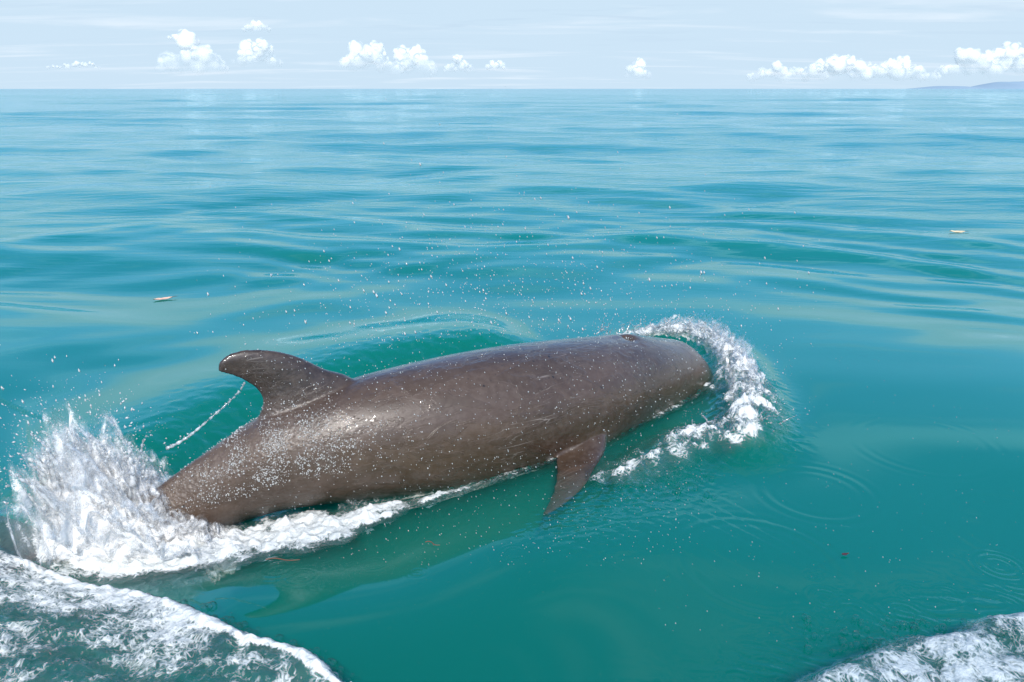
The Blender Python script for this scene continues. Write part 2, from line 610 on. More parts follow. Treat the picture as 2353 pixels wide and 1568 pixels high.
def fin_loft(lead, trail, thick, normal, n=26, m=24, tip=0.18):
    """a fin between a leading and a trailing edge line, lens-shaped in section"""
    L, T = smooth_poly(lead, n), smooth_poly(trail, n)
    rings = []
    for k in range(n):
        v = k / (n - 1)
        c, h = (L[k] + T[k]) / 2, (L[k] - T[k]) / 2
        th = max(thick * ((1 - v) ** 1.5 * .85 + .14) * 0.5, .0135)
        ring = []
        for q in range(m):
            a = 2 * math.pi * q / m
            ca, sa = math.cos(a), math.sin(a)
            prof = sa * (0.80 + 0.20 * ca) * th
            ring.append(c + h * ca + normal * prof)
        rings.append(ring)
    return closed_loft(np.array(rings))


def plane_at(dx, dy, p0, nrm):
    ox, oy = (dx - 1176.5) / LENS_PX, (dy - 784) / LENS_PX
    d = np.array((ox, cp - oy * sp, -(sp + oy * cp)))
    o = np.array((0, 0, CAM_H))
    t = ((np.array(p0) - o) @ nrm) / (d @ nrm)
    return o + d * t


pieces_V, pieces_F, off = [], [], 0


def add_piece(V, F):
    global off
    pieces_V.append(V)
    pieces_F.extend([tuple(i + off for i in f) for f in F])
    off += len(V)


N, M = 190, 72
tt = np.linspace(0, len(BODY) - 1, N)
Q = catmull(BODY, tt)
C = Q[:, :3]
T = np.gradient(C, axis=0)
T /= np.linalg.norm(T, axis=1)[:, None]
S = np.stack([T[:, 1], -T[:, 0], 0 * T[:, 0]], -1)
S /= np.linalg.norm(S, axis=1)[:, None]
U = np.cross(S, T)
U *= np.sign(U[:, 2:3])
a = np.linspace(0, 2 * np.pi, M, endpoint=False)
ca, sa = np.cos(a), np.sin(a)
rings = C[:, None] + S[:, None] * (Q[:, 3, None] * ca)[..., None] + U[:, None] * (Q[:, 4, None] * sa)[..., None]
# keel of the tail stock, slight ridge along the back
keel = np.exp(-((tt - 3.2) / 1.6) ** 2)
rings += U[:, None] * (keel[:, None] * 0.022 * np.abs(sa) ** 12 * np.sign(sa))[..., None]
# shoulder swelling above the flipper, crease behind the blowhole
add_piece(*closed_loft(rings))

# dorsal fin: in the upright plane of the back
pf0 = np.array((-.85, 2.84, 0))
nf = np.array((.45, -.893, 0.03))
nf /= np.linalg.norm(nf)
lead = [plane_at(*q, pf0, nf) for q in ((905, 960), (862, 905), (800, 864), (748, 849), (700, 826), (655, 811), (610, 804), (565, 804), (528, 813), (505, 830))]
trail = [plane_at(*q, pf0, nf) for q in ((540, 1100), (548, 1035), (574, 990), (597, 950), (604, 920), (589, 894), (566, 878), (540, 866), (516, 860), (499, 853))]
add_piece(*fin_loft(lead, trail, 0.19, nf, 40, 28))

# near flipper, just below the surface, swept back
lead = [at(*q) for q in ((1392, 960, .08), (1384, 1030, .0), (1368, 1080, -.012), (1340, 1122, -.022), (1302, 1156, -.030), (1258, 1184, -.034))]
trail = [at(*q) for q in ((1262, 1000, .06), (1276, 1050, .0), (1277, 1092, -.012), (1270, 1128, -.022), (1257, 1158, -.030), (1246, 1181, -.034))]
nn = np.array((.10, -.50, .86))
nn /= np.linalg.norm(nn)
add_piece(*fin_loft(lead, trail, 0.075, nn, 30, 20))
# far flipper, hidden by the body
lead = [np.array(q) for q in ((.30, 3.80, -.08), (.22, 3.95, -.22), (.10, 4.02, -.34), (-.04, 4.05, -.42))]
trail = [np.array(q) for q in ((.08, 3.62, -.08), (.05, 3.80, -.22), (.0, 3.92, -.33), (-.07, 4.02, -.42))]
add_piece(*fin_loft(lead, trail, 0.05, np.array((.5, .3, .81)), 20, 16))
# tail flukes: two blades, near and far, just under the surface
fl = np.array((-.89, -.45, 0))
sd = np.array((.45, -.89, 0))
for s in (1, -1):
    b = np.array((-1.70, 2.44, -.035))
    lead = [b - fl * .13 + np.array((0, 0, .0)), b - fl * .04 + sd * s * .10, b + fl * .05 + sd * s * .20, b + fl * .16 + sd * s * .29, b + fl * .25 + sd * s * .33]
    trail = [b + fl * .10, b + fl * .13 + sd * s * .08, b + fl * .17 + sd * s * .18, b + fl * .22 + sd * s * .27, b + fl * .26 + sd * s * .325]
    dz = np.array((0, 0, 1.0))
    lead = [q + dz * .05 * i / 4 for i, q in enumerate(lead)]
    trail = [q + dz * .05 * i / 4 for i, q in enumerate(trail)]
    add_piece(*fin_loft(lead, trail, 0.045, dz, 20, 16))


def make_skin():
    m, t, out = material('dolphin_skin')
    P = t.n('ShaderNodeTexCoord').outputs['Object']
    sep = t.n('ShaderNodeSeparateXYZ', ins={0: P})
    nrm = t.n('ShaderNodeNewGeometry').outputs['Normal']
    nz = t.n('ShaderNodeSeparateXYZ', ins={0: nrm}).outputs[2]
    Pa = t.mapping(P, (1, 1, 1), (0, 0, -0.58))
    big = t.noise(t.mapping(Pa, (1.2, 3.0, 3.0)), 1.6, 4, .5, .3)
    fine = t.noise(P, 38, 5, .6)
    base = t.mix(t.mr(big, .3, .7), (0.036, 0.020, 0.011, 1), (0.068, 0.041, 0.025, 1))
    # paler belly, darker cape along the back and fin
    base = t.mix(t.mr(sep.outputs[2], .20, .36, 0, .38), base, (0.052, 0.038, 0.035, 1))
    base = t.mix(t.mr(sep.outputs[2], -.22, -.02, .45, 0), base, (0.13, 0.10, 0.085, 1))
    base = t.mix(t.mr(t.m('ADD', sep.outputs[2], t.m('MULTIPLY', sep.outputs[0], -.12)), .46, .53, 0, .75), base, (0.020, 0.013, 0.011, 1))
    base = t.mix(t.mr(fine, .35, .75, 0, .35), base, (0.11, 0.082, 0.068, 1))
    wetn = t.noise(t.mapping(Pa, (1.3, 3.2, 3.2)), 2.3, 6, .62, 1.2)
    wet = t.mr(wetn, .50, .53)
    base = t.mix(t.m('MULTIPLY', wet, .24), base, (0.030, 0.017, 0.009, 1))
    # pale scratches
    sc1 = t.noise(t.mapping(Pa, (1.6, 26, 26)), 1.0, 2, .5, .6)
    scr = t.m('MULTIPLY', t.mr(t.m('ABSOLUTE', t.m('SUBTRACT', sc1, .5)), .0, .009, 1, 0), t.mr(t.noise(P, 4.0, 2), .52, .64, 0, .32))
    base = t.mix(scr, base, (0.36, 0.32, 0.30, 1))
    # dark specks
    vo = t.n('ShaderNodeTexVoronoi', ins={'Vector': P, 'Scale': 16.0, 'Randomness': 1.0})
    speck = t.m('MULTIPLY', t.mr(vo.outputs['Distance'], .05, .09, 1, 0), t.mr(t.n('ShaderNodeSeparateColor', ins={0: vo.outputs['Color']}).outputs[0], .80, .82))
    base = t.mix(speck, base, (0.012, 0.010, 0.010, 1))
    # film of water: smooth where it sheets, beaded towards the tail
    edge = t.noise(P, 3.2, 4, .6)
    tail = t.mr(t.m('ADD', sep.outputs[0], t.m('MULTIPLY', t.m('SUBTRACT', edge, .5), .9)), -.95, -.45, 1, 0)
    tail2 = t.m('MULTIPLY', tail, t.mr(sep.outputs[2], .36, .44, 1, .15))
    bead = t.n('ShaderNodeTexVoronoi', feature='F1', ins={'Vector': P, 'Scale': 75.0})
    bead2 = t.noise(P, 62, 3, .6)
    h1 = t.m('MULTIPLY', t.m('ADD', t.m('MULTIPLY', bead.outputs['Distance'], .0060), t.m('MULTIPLY', bead2, .0130)), t.m('ADD', t.m('MULTIPLY', tail2, 1.0), .03))
    film = t.noise(t.mapping(Pa, (2.2, 5, 5)), 3.0, 4, .6, .8)
    h2 = t.m('ADD', t.m('MULTIPLY', film, .0055), t.m('MULTIPLY', wet, .0012))
    # rivulets: thin ridges of running water
    rv = t.noise(t.mapping(Pa, (2.0, 4.0, 4.0)), 2.0, 5, .6, .5)
    riv = t.mr(t.m('ABSOLUTE', t.m('SUBTRACT', rv, .5)), .0, .012, 1, 0)
    h3 = t.m('MULTIPLY', t.m('MULTIPLY', riv, t.mr(t.noise(P, 2.4, 2), .5, .6)), .0016)
    h4 = t.m('MULTIPLY', t.noise(P, 150, 2), .0002)
    vd = t.n('ShaderNodeTexVoronoi', ins={'Vector': P, 'Scale': 34.0})
    dr = t.m('MULTIPLY', t.mr(vd.outputs['Distance'], .05, .13, 1, 0), t.mr(t.n('ShaderNodeSeparateColor', ins={0: vd.outputs['Color']}).outputs[1], .62, .66))
    h5 = t.m('MULTIPLY', dr, .0022)
    H = t.m('ADD', t.m('ADD', t.m('ADD', h1, h2), t.m('ADD', h3, h4)), h5)
    bump = t.n('ShaderNodeBump', ins={'Strength': 1.0, 'Distance': 1.0, 'Height': H})
    soft = t.n('ShaderNodeBump', ins={'Strength': .6, 'Distance': 1.0, 'Height': t.m('ADD', h2, t.m('MULTIPLY', h1, .3))})
    pr = t.n('ShaderNodeBsdfPrincipled', ins={'Base Color': base, 'Roughness': .42, 'IOR': 1.42, 'Normal': soft.outputs[0],
                                             'Coat Weight': 1.0, 'Coat Roughness': .06, 'Coat IOR': 1.33, 'Coat Normal': bump.outputs[0]})
    t.put(out.inputs[0], pr)
    return m


M_skin = make_skin()
me = bpy.data.meshes.new('bottlenose_dolphin')
me.from_pydata(np.vstack(pieces_V).tolist(), [], pieces_F)
me.materials.append(M_skin)
dolphin = bpy.data.objects.new('dolphin', me)
col.objects.link(dolphin)
bm = bmesh.new()
bm.from_mesh(me)
bmesh.ops.recalc_face_normals(bm, faces=bm.faces)
bm.to_mesh(me)
bm.free()
rm = dolphin.modifiers.new('one_skin', 'REMESH')
rm.mode = 'VOXEL'
rm.voxel_size = 0.0065
sm = dolphin.modifiers.new('smooth', 'SMOOTH')
sm.factor = 0.5
sm.iterations = 9
evaluated_mesh(dolphin)
# sculpt: blowhole dimple, crease of the melon, fold over the flipper
co = np.empty(len(dolphin.data.vertices) * 3, np.float32)
no = np.empty_like(co)
dolphin.data.vertices.foreach_get('co', co)
dolphin.data.vertices.foreach_get('normal', no)
co = co.reshape(-1, 3).astype(float)
no = no.reshape(-1, 3)
ax = np.array((.785, .62, 0))
side = np.array((.62, -.785, 0))


def local(c):
    q = co - np.array(c)
    return q @ ax, q @ side, q[:, 2]


bh = (.565, 3.72, .315)
u, v, w = local(bh)
g = np.exp(-(u / .020) ** 2 - (v / .034) ** 2) * (w > -.15)
co += no * (-.038 * g)[:, None]
g = np.exp(-((u + .05) / .09) ** 2 - ((v - .02) / .03) ** 2) * (w > -.15)
co += no * (-.007 * g)[:, None]
g = np.exp(-((u - .055) / .05) ** 2 - (v / .06) ** 2) * (w > -.15)
co += no * (.009 * g)[:, None]
g = np.exp(-((u + .055) / .05) ** 2 - (v / .06) ** 2) * (w > -.15)
co += no * (.005 * g)[:, None]
u, v, w = local((.93, 4.06, .1))
co += no * (.014 * np.exp(-((u + .05) / .09) ** 2) * np.exp(-((v) / .12) ** 2) * (w > -.1))[:, None]
u, v, w = local((.36, 3.22, -.02))
co += no * (.020 * np.exp(-(u / .12) ** 2 - (v / .16) ** 2 - ((w - .03) / .06) ** 2))[:, None]
co += no * (-.008 * np.exp(-((u + .16) / .05) ** 2 - ((w) / .10) ** 2) * (v > -.3))[:, None]
dolphin.data.vertices.foreach_set('co', co.astype(np.float32).ravel())
dolphin.data.update()
dolphin.data.polygons.foreach_set('use_smooth', np.ones(len(dolphin.data.polygons), bool))
dolphin.data.name = 'dolphin'
tag(dolphin, 'grey-brown dolphin arching out of the green water with curved dorsal fin', 'dolphin')

# ------------------------------------------------------------------ foam, froth, spray
def make_foam(name, scale=1.0, tint=(0.84, 0.86, 0.86, 1), soft=.20, cell=55, relief=1.0, spec=.45, milk=.05):
    m, t, out = material(name)
    P = t.n('ShaderNodeTexCoord').outputs['Object']
    cov = t.n('ShaderNodeAttribute', attribute_name='cov').outputs['Fac']
    wp = t.n('ShaderNodeVectorMath', operation='ADD', ins={0: P, 1: t.n('ShaderNodeVectorMath', operation='SCALE', ins={
        0: t.n('ShaderNodeTexNoise', ins={'Vector': P, 'Scale': 9.0 * scale, 'Detail': 3.0}).outputs['Color'], 'Scale': .12 / scale}).outputs[0]}).outputs[0]
    n1 = t.noise(wp, 16 * scale, 6, .68)
    n2 = t.noise(wp, 75 * scale, 3, .6)
    vo = t.n('ShaderNodeTexVoronoi', feature='DISTANCE_TO_EDGE', ins={'Vector': wp, 'Scale': cell * scale})
    edge = t.mr(vo.outputs['Distance'], .0, .25, .07, -.03)
    f = t.m('ADD', t.m('ADD', t.m('MULTIPLY', n1, .85), t.m('MULTIPLY', n2, .25)), edge)
    # cov 0 -> nothing, 1 -> solid
    thr = t.m('SUBTRACT', 1.02, t.m('MULTIPLY', cov, .95))
    al = t.mr(t.m('SUBTRACT', f, thr), -.05, soft)
    b1 = t.n('ShaderNodeTexVoronoi', feature='F1', ins={'Vector': P, 'Scale': 120 * scale})
    b2 = t.n('ShaderNodeTexVoronoi', feature='F1', ins={'Vector': P, 'Scale': 48 * scale})
    hg = t.m('ADD', t.m('MULTIPLY', b1.outputs['Distance'], -.0028), t.m('MULTIPLY', b2.outputs['Distance'], -.004))
    hg = t.m('ADD', hg, t.m('MULTIPLY', n1, .018 * relief))
    bump = t.n('ShaderNodeBump', ins={'Strength': 1.0, 'Distance': 1.0 / scale, 'Height': hg})
    pr = t.n('ShaderNodeBsdfPrincipled', ins={'Base Color': tint, 'Roughness': .35, 'Subsurface Weight': .8, 'Subsurface Radius': (1, 1, 1), 'Subsurface Scale': .02, 'Normal': bump.outputs[0], 'Specular IOR Level': spec})
    tl = t.n('ShaderNodeBsdfTranslucent', ins={'Color': tint, 'Normal': bump.outputs[0]})
    mx0 = t.n('ShaderNodeMixShader', ins={0: .30, 1: pr.outputs[0], 2: tl.outputs[0]})
    # wet gaps keep a glossy skin
    fr = t.n('ShaderNodeFresnel', ins={0: 1.33, 1: bump.outputs[0]})
    gl = t.n('ShaderNodeBsdfAnisotropic', ins={'Color': (1, 1, 1, 1), 'Roughness': .08, 'Normal': bump.outputs[0]})
    al = t.m('MAXIMUM', al, t.mr(cov, .15, .6, 0, milk))      # fine air held under the skin
    tr = t.n('ShaderNodeBsdfTransparent')
    wet = t.n('ShaderNodeMixShader', ins={0: t.m('MULTIPLY', fr.outputs[0], t.mr(cov, .02, .25, 0, min(1, spec * 1.6))), 1: tr.outputs[0], 2: gl.outputs[0]})
    mx = t.n('ShaderNodeMixShader', ins={0: al, 1: wet.outputs[0], 2: mx0.outputs[0]})
    t.put(out.inputs[0], mx)
    return m


def make_froth(name='white_froth', clear=.25):
    """aerated water thrown up: white where full of air, glassy between"""
    m, t, out = material(name)
    P = t.n('ShaderNodeTexCoord').outputs['Object']
    n1 = t.noise(P, 30, 4, .6)
    n2 = t.noise(P, 140, 2, .6)
    bump = t.n('ShaderNodeBump', ins={'Strength': 1.0, 'Distance': 1.0, 'Height': t.m('ADD', t.m('MULTIPLY', n1, .0035), t.m('MULTIPLY', n2, .0006))})
    df = t.n('ShaderNodeBsdfPrincipled', ins={0: (.97, .98, .98, 1), 'Roughness': .4, 'Subsurface Weight': 1.0, 'Subsurface Radius': (1, 1, 1), 'Subsurface Scale': .05, 'Normal': bump.outputs[0]})
    tl = t.n('ShaderNodeBsdfTranslucent', ins={0: (.97, .98, .98, 1), 'Normal': bump.outputs[0]})
    wh = t.n('ShaderNodeMixShader', ins={0: .3, 1: df.outputs[0], 2: tl.outputs[0]})
    tr = t.n('ShaderNodeBsdfTransparent', ins={0: (.96, .99, .99, 1)})
    airy = t.n('ShaderNodeMixShader', ins={0: t.mr(n1, .5 - .30 + clear * .5, .5 + .10 + clear * .5, .0, .85) if clear < .9 else .85, 1: wh.outputs[0], 2: tr.outputs[0]})
    fr = t.n('ShaderNodeFresnel', ins={0: 1.4, 1: bump.outputs[0]})
    gl = t.n('ShaderNodeBsdfAnisotropic', ins={'Color': (1, 1, 1, 1), 'Roughness': .10, 'Normal': bump.outputs[0]})
    mx = t.n('ShaderNodeMixShader', ins={0: fr.outputs[0], 1: airy.outputs[0], 2: gl.outputs[0]})
    t.put(out.inputs[0], mx)
    return m


def make_bubble():
    m, t, out = material('water_bubble')
    fr = t.n('ShaderNodeFresnel', ins={0: 1.33})
    gl = t.n('ShaderNodeBsdfAnisotropic', ins={'Color': (1, 1, 1, 1), 'Roughness': .03})
    tr = t.n('ShaderNodeBsdfTransparent', ins={0: (.97, .99, .99, 1)})
    t.put(out.inputs[0], t.n('ShaderNodeMixShader', ins={0: fr.outputs[0], 1: tr.outputs[0], 2: gl.outputs[0]}))
    return m


def make_drop():
    m, t, out = material('water_drop')
    fr = t.n('ShaderNodeFresnel', ins={0: 1.45})
    gl = t.n('ShaderNodeBsdfAnisotropic', ins={'Color': (1, 1, 1, 1), 'Roughness': .15})
    tl = t.n('ShaderNodeBsdfTranslucent', ins={0: (.93, .95, .95, 1)})
    df = t.n('ShaderNodeBsdfDiffuse', ins={0: (.93, .95, .95, 1)})
    tr = t.n('ShaderNodeBsdfTransparent')
    a = t.n('ShaderNodeMixShader', ins={0: .5, 1: tl.outputs[0], 2: df.outputs[0]})
    b = t.n('ShaderNodeMixShader', ins={0: .3, 1: a.outputs[0], 2: tr.outputs[0]})
    t.put(out.inputs[0], t.n('ShaderNodeMixShader', ins={0: fr.outputs[0], 1: b.outputs[0], 2: gl.outputs[0]}))
    return m


M_foam = make_foam('sea_foam')
M_curtain = make_foam('flying_foam', 2.1, (.97, .97, .97, 1), soft=.36, relief=.22, spec=.1, milk=.12)
M_foam_shade = make_foam('shaded_foam', tint=(.58, .65, .70, 1))  # grey-blue copy of the foam, lower-right shade put into its tint
M_froth = make_froth('white_froth', .25)
M_clear = make_froth('glassy_froth', .02)
M_bubble = make_bubble()
M_drop = make_drop()


def foam_sheet(name, label, x0, x1, y0, y1, step, cover, lift, mat, cat='foam'):
    """foam lying on the sea: follows the water's own height; cover(x, y) 0..1"""
    xs, ys = np.arange(x0, x1, step), np.arange(y0, y1, step)
    Xg, Yg = np.meshgrid(xs, ys, indexing='ij')
    cv = cover(Xg, Yg)
    Zg = height(Xg.ravel(), Yg.ravel()).reshape(Xg.shape)
    Zg = Zg + 0.004 + lift(Xg, Yg, cv)
    n, m = Xg.shape
    F = grid_faces(n, m)
    ok = (cv.ravel()[F] > 0.02).any(1)
    F = F[ok]
    F = F[:, ::-1]
    used = np.unique(F)
    mp = np.full(n * m, -1)
    mp[used] = np.arange(len(used))
    V = np.stack([Xg, Yg, Zg], -1).reshape(-1, 3)[used]
    o = mesh_np(name, V, mp[F], mat)
    attr(o, 'cov', cv.ravel()[used])
    tag(o, label, cat, kind='stuff')
    return o


def cov_left(x, y):
    d, run = polydist(x, y, wake_left)
    i = -d
    lipw = 0.030 + 0.022 * perlin(x * 7, y * 7, 4)
    lip = sstep(i, -.012, .006) * (1 - sstep(i, lipw, lipw + .035)) * (sstep(run, .12, .24))
    body = sstep(i, -.01, .02) * (0.40 + 0.18 * fbm(x * 3.4, y * 5.0, 3, 22) + .13 * sstep(-x, .75, 1.3) + .10 * (1 - sstep(i, .0, .25)))
    return np.clip(np.maximum(lip * .92, body), 0, 1.1)


foam_sheet('wake_foam', 'bubbly white and green boat foam with a white lip filling the lower left corner', -2.4, -.3, 1.15, 2.6, .0055, cov_left,
           lambda x, y, c: np.clip(c - .5, 0, 1) * .030 * (1 + .5 * fbm(x * 30, y * 30, 2, 8)), M_foam)


def cov_right(x, y):
    d, run = polydist(x, y, wake_right)
    i = -d
    body = sstep(i, -.01, .03) * (0.46 + 0.20 * fbm(x * 3.6, y * 4.5, 3, 32) + .06 * sstep(x, 1.0, 1.6) + .12 * (1 - sstep(i, .05, .16)))
    return np.clip(body, 0, .98)


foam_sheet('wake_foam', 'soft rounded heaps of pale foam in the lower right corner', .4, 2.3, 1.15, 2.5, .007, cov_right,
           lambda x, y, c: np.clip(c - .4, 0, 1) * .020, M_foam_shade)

flank = smooth_poly([at(*q)[:2] for q in ((330, 1228), (480, 1214), (620, 1202), (760, 1182), (880, 1152), (1000, 1127), (1120, 1097), (1250, 1058), (1400, 1000),
                                          (1520, 950), (1600, 910), (1655, 875))], 50)


def cov_flank(x, y):
    d, run = polydist(x, y, flank)
    wd = .170 * (1 - sstep(run, .13, .38)) * (1 + .45 * perlin(x * 7, y * 4, 17)) + .020 + .012 * perlin(x * 9, y * 9, 7)
    c = (1 - sstep(np.abs(d), wd * .55, wd * 1.4))
    amt = .80 * (1 - sstep(run, .28, .42)) + .44 * sstep(run, .28, .42)
    s = np.exp(-((x + 1.32) / .36) ** 4 - ((y - 2.47 - .25 * (x + 1.32)) / .17) ** 2)
    return np.clip(np.maximum(c * amt * (1 + .50 * fbm(x * 11, y * 11, 4, 6)), s * (0.86 + .35 * fbm(x * 8, y * 8, 3, 66))) * sstep(x, -1.95, -1.7), 0, 1.1)


foam_sheet('flank_foam', 'white foam boiling along the near side of the dolphin behind the flipper', -1.95, 1.3, 2.1, 4.4, .0075, cov_flank,
           lambda x, y, c: np.clip(c - .35, 0, 1) * (.030 + .035 * fbm(x * 13, y * 13, 4, 14, .6)), M_foam)


snout = smooth_poly([at(*q)[:2] for q in ((1460, 776), (1540, 776), (1600, 792), (1645, 830), (1668, 868), (1655, 905))], 30)


def cov_bow(x, y):
    d3, run3 = polydist(x, y, snout)
    w3 = .035 + .045 * run3 + .02 * perlin(x * 12, y * 12, 8)
    c3 = (1 - sstep(np.abs(d3), w3 * .5, w3 * 1.5)) * (.50 + .32 * fbm(x * 12, y * 12, 3, 49)) * (1 - .3 * run3)
    d, run = polydist(x, y, bow)
    wd = .075 + .070 * np.exp(-((run - .66) / .16) ** 2) + .02 * perlin(x * 8, y * 8, 3)
    c = 1 - sstep(np.abs(d), wd * .5, wd * 1.5)
    c = c * (sstep(run, .0, .06)) * (1 - .5 * sstep(run, .80, 1.0))
    tail = .46 * sstep(run, .7, .8) * np.exp(-((d + .06) / .14) ** 2)
    return np.clip(np.maximum(np.maximum(c3, 0), np.maximum(c * (.50 + .30 * fbm(x * 9, y * 9, 3, 46)), tail * (1 + .5 * fbm(x * 10, y * 10, 3, 47)))), 0, 1)


foam_sheet('bow_foam', 'curling white foam thrown ahead of the dolphin\'s head', .3, 1.7, 2.8, 5.2, .0085, cov_bow,
           lambda x, y, c: np.clip(c - .2, 0, 1) * (.05 + .06 * fbm(x * 11, y * 11, 4, 54, .6)), M_foam)


# --- thrown water, as strands that thin out and break into drops
def strands(n, org, vel, r0, r1, g=9.8, tmax=.35, step=.006, rs=1, brk=.55):
    R = np.random.RandomState(rs)
    P_, R_ = [], []
    for k in range(n):
        o, v, ext = org(R), vel(R), R.rand()
        t_end = tmax * (.35 + .65 * R.rand())
        L = np.linalg.norm(v) * t_end
        m = max(4, int(L / step))
        t = np.linspace(0, t_end, m)
        wob = R.normal(0, 1, (3, 3)) * .012
        p = o + v * t[:, None] + np.array((0, 0, -g / 2)) * (t ** 2)[:, None]
        f = t / t_end
        p = p + (wob[0] * np.sin(f * 7 + ext * 6)[:, None] + wob[1] * np.sin(f * 13 + ext * 9)[:, None] * .6) * f[:, None]
        ra = r0 * (.6 + .8 * R.rand()) * (1 - f) + r1 * f
        ra = ra * (.75 + .45 * np.sin(f * 40 * (1 + ext) + ext * 20) * f)
        gap = (np.sin(f * 55 + ext * 30) + .6 * R.normal(0, 1, m)) < (1.1 - 2.2 * np.clip((f - brk) / (1 - brk), 0, 1))
        ok = gap & (ra > .0012)
        P_.append(p[ok])
        R_.append(ra[ok])
    return np.vstack(P_), np.concatenate(R_)


def org_tail(R):
    x = R.uniform(-1.64, -1.36)
    return np.array((x, 2.49 + (x + 1.74) * .30 + R.normal(0, .05), -.01 + R.rand() * .05))


def vel_tail(R):
    # strong fan up and away to the left, weaker to the right
    a = R.choice(11)
    fx = -1.25 + .19 * a + R.normal(0, .09)
    up = (2.95 - .75 * abs(fx + .25)) * (.35 + .65 * R.rand() ** .6)
    return np.array((fx * .8, .35 * R.normal(0, 1), up))


p1, r1 = strands(110, org_tail, vel_tail, .0110, .0030, tmax=.30, rs=2)
liquid('tail_splash', p1, r1, .0050, M_froth, 1)
tag(bpy.data.objects['tail_splash'], 'burst of white water thrown up beside the tail stock', 'splash', kind='stuff')

def curtains(name, label, base, layers, spread, topf, fan, c0, fing=9, nu=150, nv=90, seed=17, outward=.1, ragged=.035, lift=-.03, taper=.10):
    """layered sheets of flying water standing on a base line"""
    R = np.random.RandomState(seed)
    base = smooth_poly(base, 200)
    tng = np.gradient(base, axis=0)
    tng /= np.linalg.norm(tng, axis=1)[:, None]
    Vs, Fs, Cs, off = [], [], [], 0
    for k in range(layers):
        u, v = np.meshgrid(np.linspace(0, 1, nu), np.linspace(0, 1, nv), indexing='ij')
        uu = np.clip(.02 * R.normal() + u, 0, 1)
        bx, by = np.interp(uu, np.linspace(0, 1, 200), base[:, 0]), np.interp(uu, np.linspace(0, 1, 200), base[:, 1])
        nx, ny = -np.interp(uu, np.linspace(0, 1, 200), tng[:, 1]), np.interp(uu, np.linspace(0, 1, 200), tng[:, 0])
        q = (k - (layers - 1) / 2) * spread
        bx, by = bx + nx * q, by + ny * q
        fg = .5 + .5 * perlin(u * fing, np.full_like(u, k * 3.1), seed % 7) + .35 * perlin(u * fing * 3, np.full_like(u, k * 7.1), 5)
        top = topf(uu) * (.55 + .62 * fg) * sstep(u, 0, .10) * sstep(1 - u, 0, taper)
        z = top * v + lift + height(bx[:, 0], by[:, 0])[:, None]
        fx = fan(uu)
        o = (R.normal() * outward + outward * perlin(u * 5, v * 1.5, k)) * v
        rg = ragged * fbm(u * 14, v * 5, 3, k) * (.3 + v)
        x = bx + fx * v * top - .05 * v * v * (fing == 9) + nx * (o + rg)
        y = by + ny * (o + rg)
        z = z + ragged * .57 * fbm(u * 16, v * 7, 3, k + 20) * v
        x = x + ragged * .57 * fbm(u * 16, v * 7, 3, k + 40) * v
        st = perlin(u * fing * 3.4 + 2 * perlin(u * 6, v * 3, k), v * 5, k + 7)
        c = c0 - .52 * v ** 1.3 + .36 * st * (.3 + v) + .24 * fbm(u * 9, v * 6, 4, k + 60)
        c = c * sstep(1 - v, 0, .12) * sstep(u, 0, .05) * sstep(1 - u, 0, .05)
        Vs.append(np.stack([x, y, z], -1).reshape(-1, 3))
        Fs.append(grid_faces(nu, nv) + off)
        Cs.append(np.clip(c, 0, 1).ravel())
        off += nu * nv
    o = mesh_np(name, np.vstack(Vs), np.vstack(Fs), M_curtain)
    attr(o, 'cov', np.concatenate(Cs))
    tag(o, label, 'splash', kind='stuff')


xb = np.linspace(-1.60, -1.02, 8)
curtains('splash_curtain', 'feathery white curtains of water fanning up behind the tail stock', np.c_[xb, 2.48 + (xb + 1.74) * .28], 16, .020,
         lambda u: .15 + .32 * np.exp(-(((-1.60 + .58 * u) + 1.44) / .15) ** 2), lambda u: ((-1.60 + .58 * u) + 1.36) * 1.9, .84, taper=.34)
curtains('flank_spray', 'low ragged edge of spray where the belly meets the water', flank[2:32] + np.array((-.03, .06)), 5, .022,
         lambda u: (.022 + .05 * (1 - u)) * (.7 + .5 * np.sin(u * 23) * np.sin(u * 9)), lambda u: 0 * u, .64, fing=30, nu=420, nv=22, seed=23, outward=.02, ragged=.018)
curtains('bow_curl', 'thin glassy curl of water folding over the top of the head', [at(*q)[:2] for q in ((1440, 775), (1520, 778), (1600, 795), (1665, 835), (1700, 890), (1715, 950))], 6, .026,
         lambda u: .055 + .075 * np.sin(np.clip(u * 3.3, 0, 3.14)) , lambda u: .3 + 0 * u, .70, fing=16, nu=220, nv=36, seed=29, outward=.035, ragged=.025)

def org_bow(R):
    s = R.rand()
    q = bow[int(s * 40)]
    return np.array((q[0] + R.normal(0, .035), q[1] + R.normal(0, .035), .05 + .05 * R.rand()))


p3, r3 = strands(420, org_bow, lambda R: np.array((R.normal(.25, .4), R.normal(.05, .4), R.uniform(.2, 1.25))), .0065, .0025, tmax=.17, rs=6)
liquid('bow_splash', p3, r3, .0055, M_clear, 1)
tag(bpy.data.objects['bow_splash'], 'glassy curl of water breaking round the dolphin\'s head', 'splash', kind='stuff')

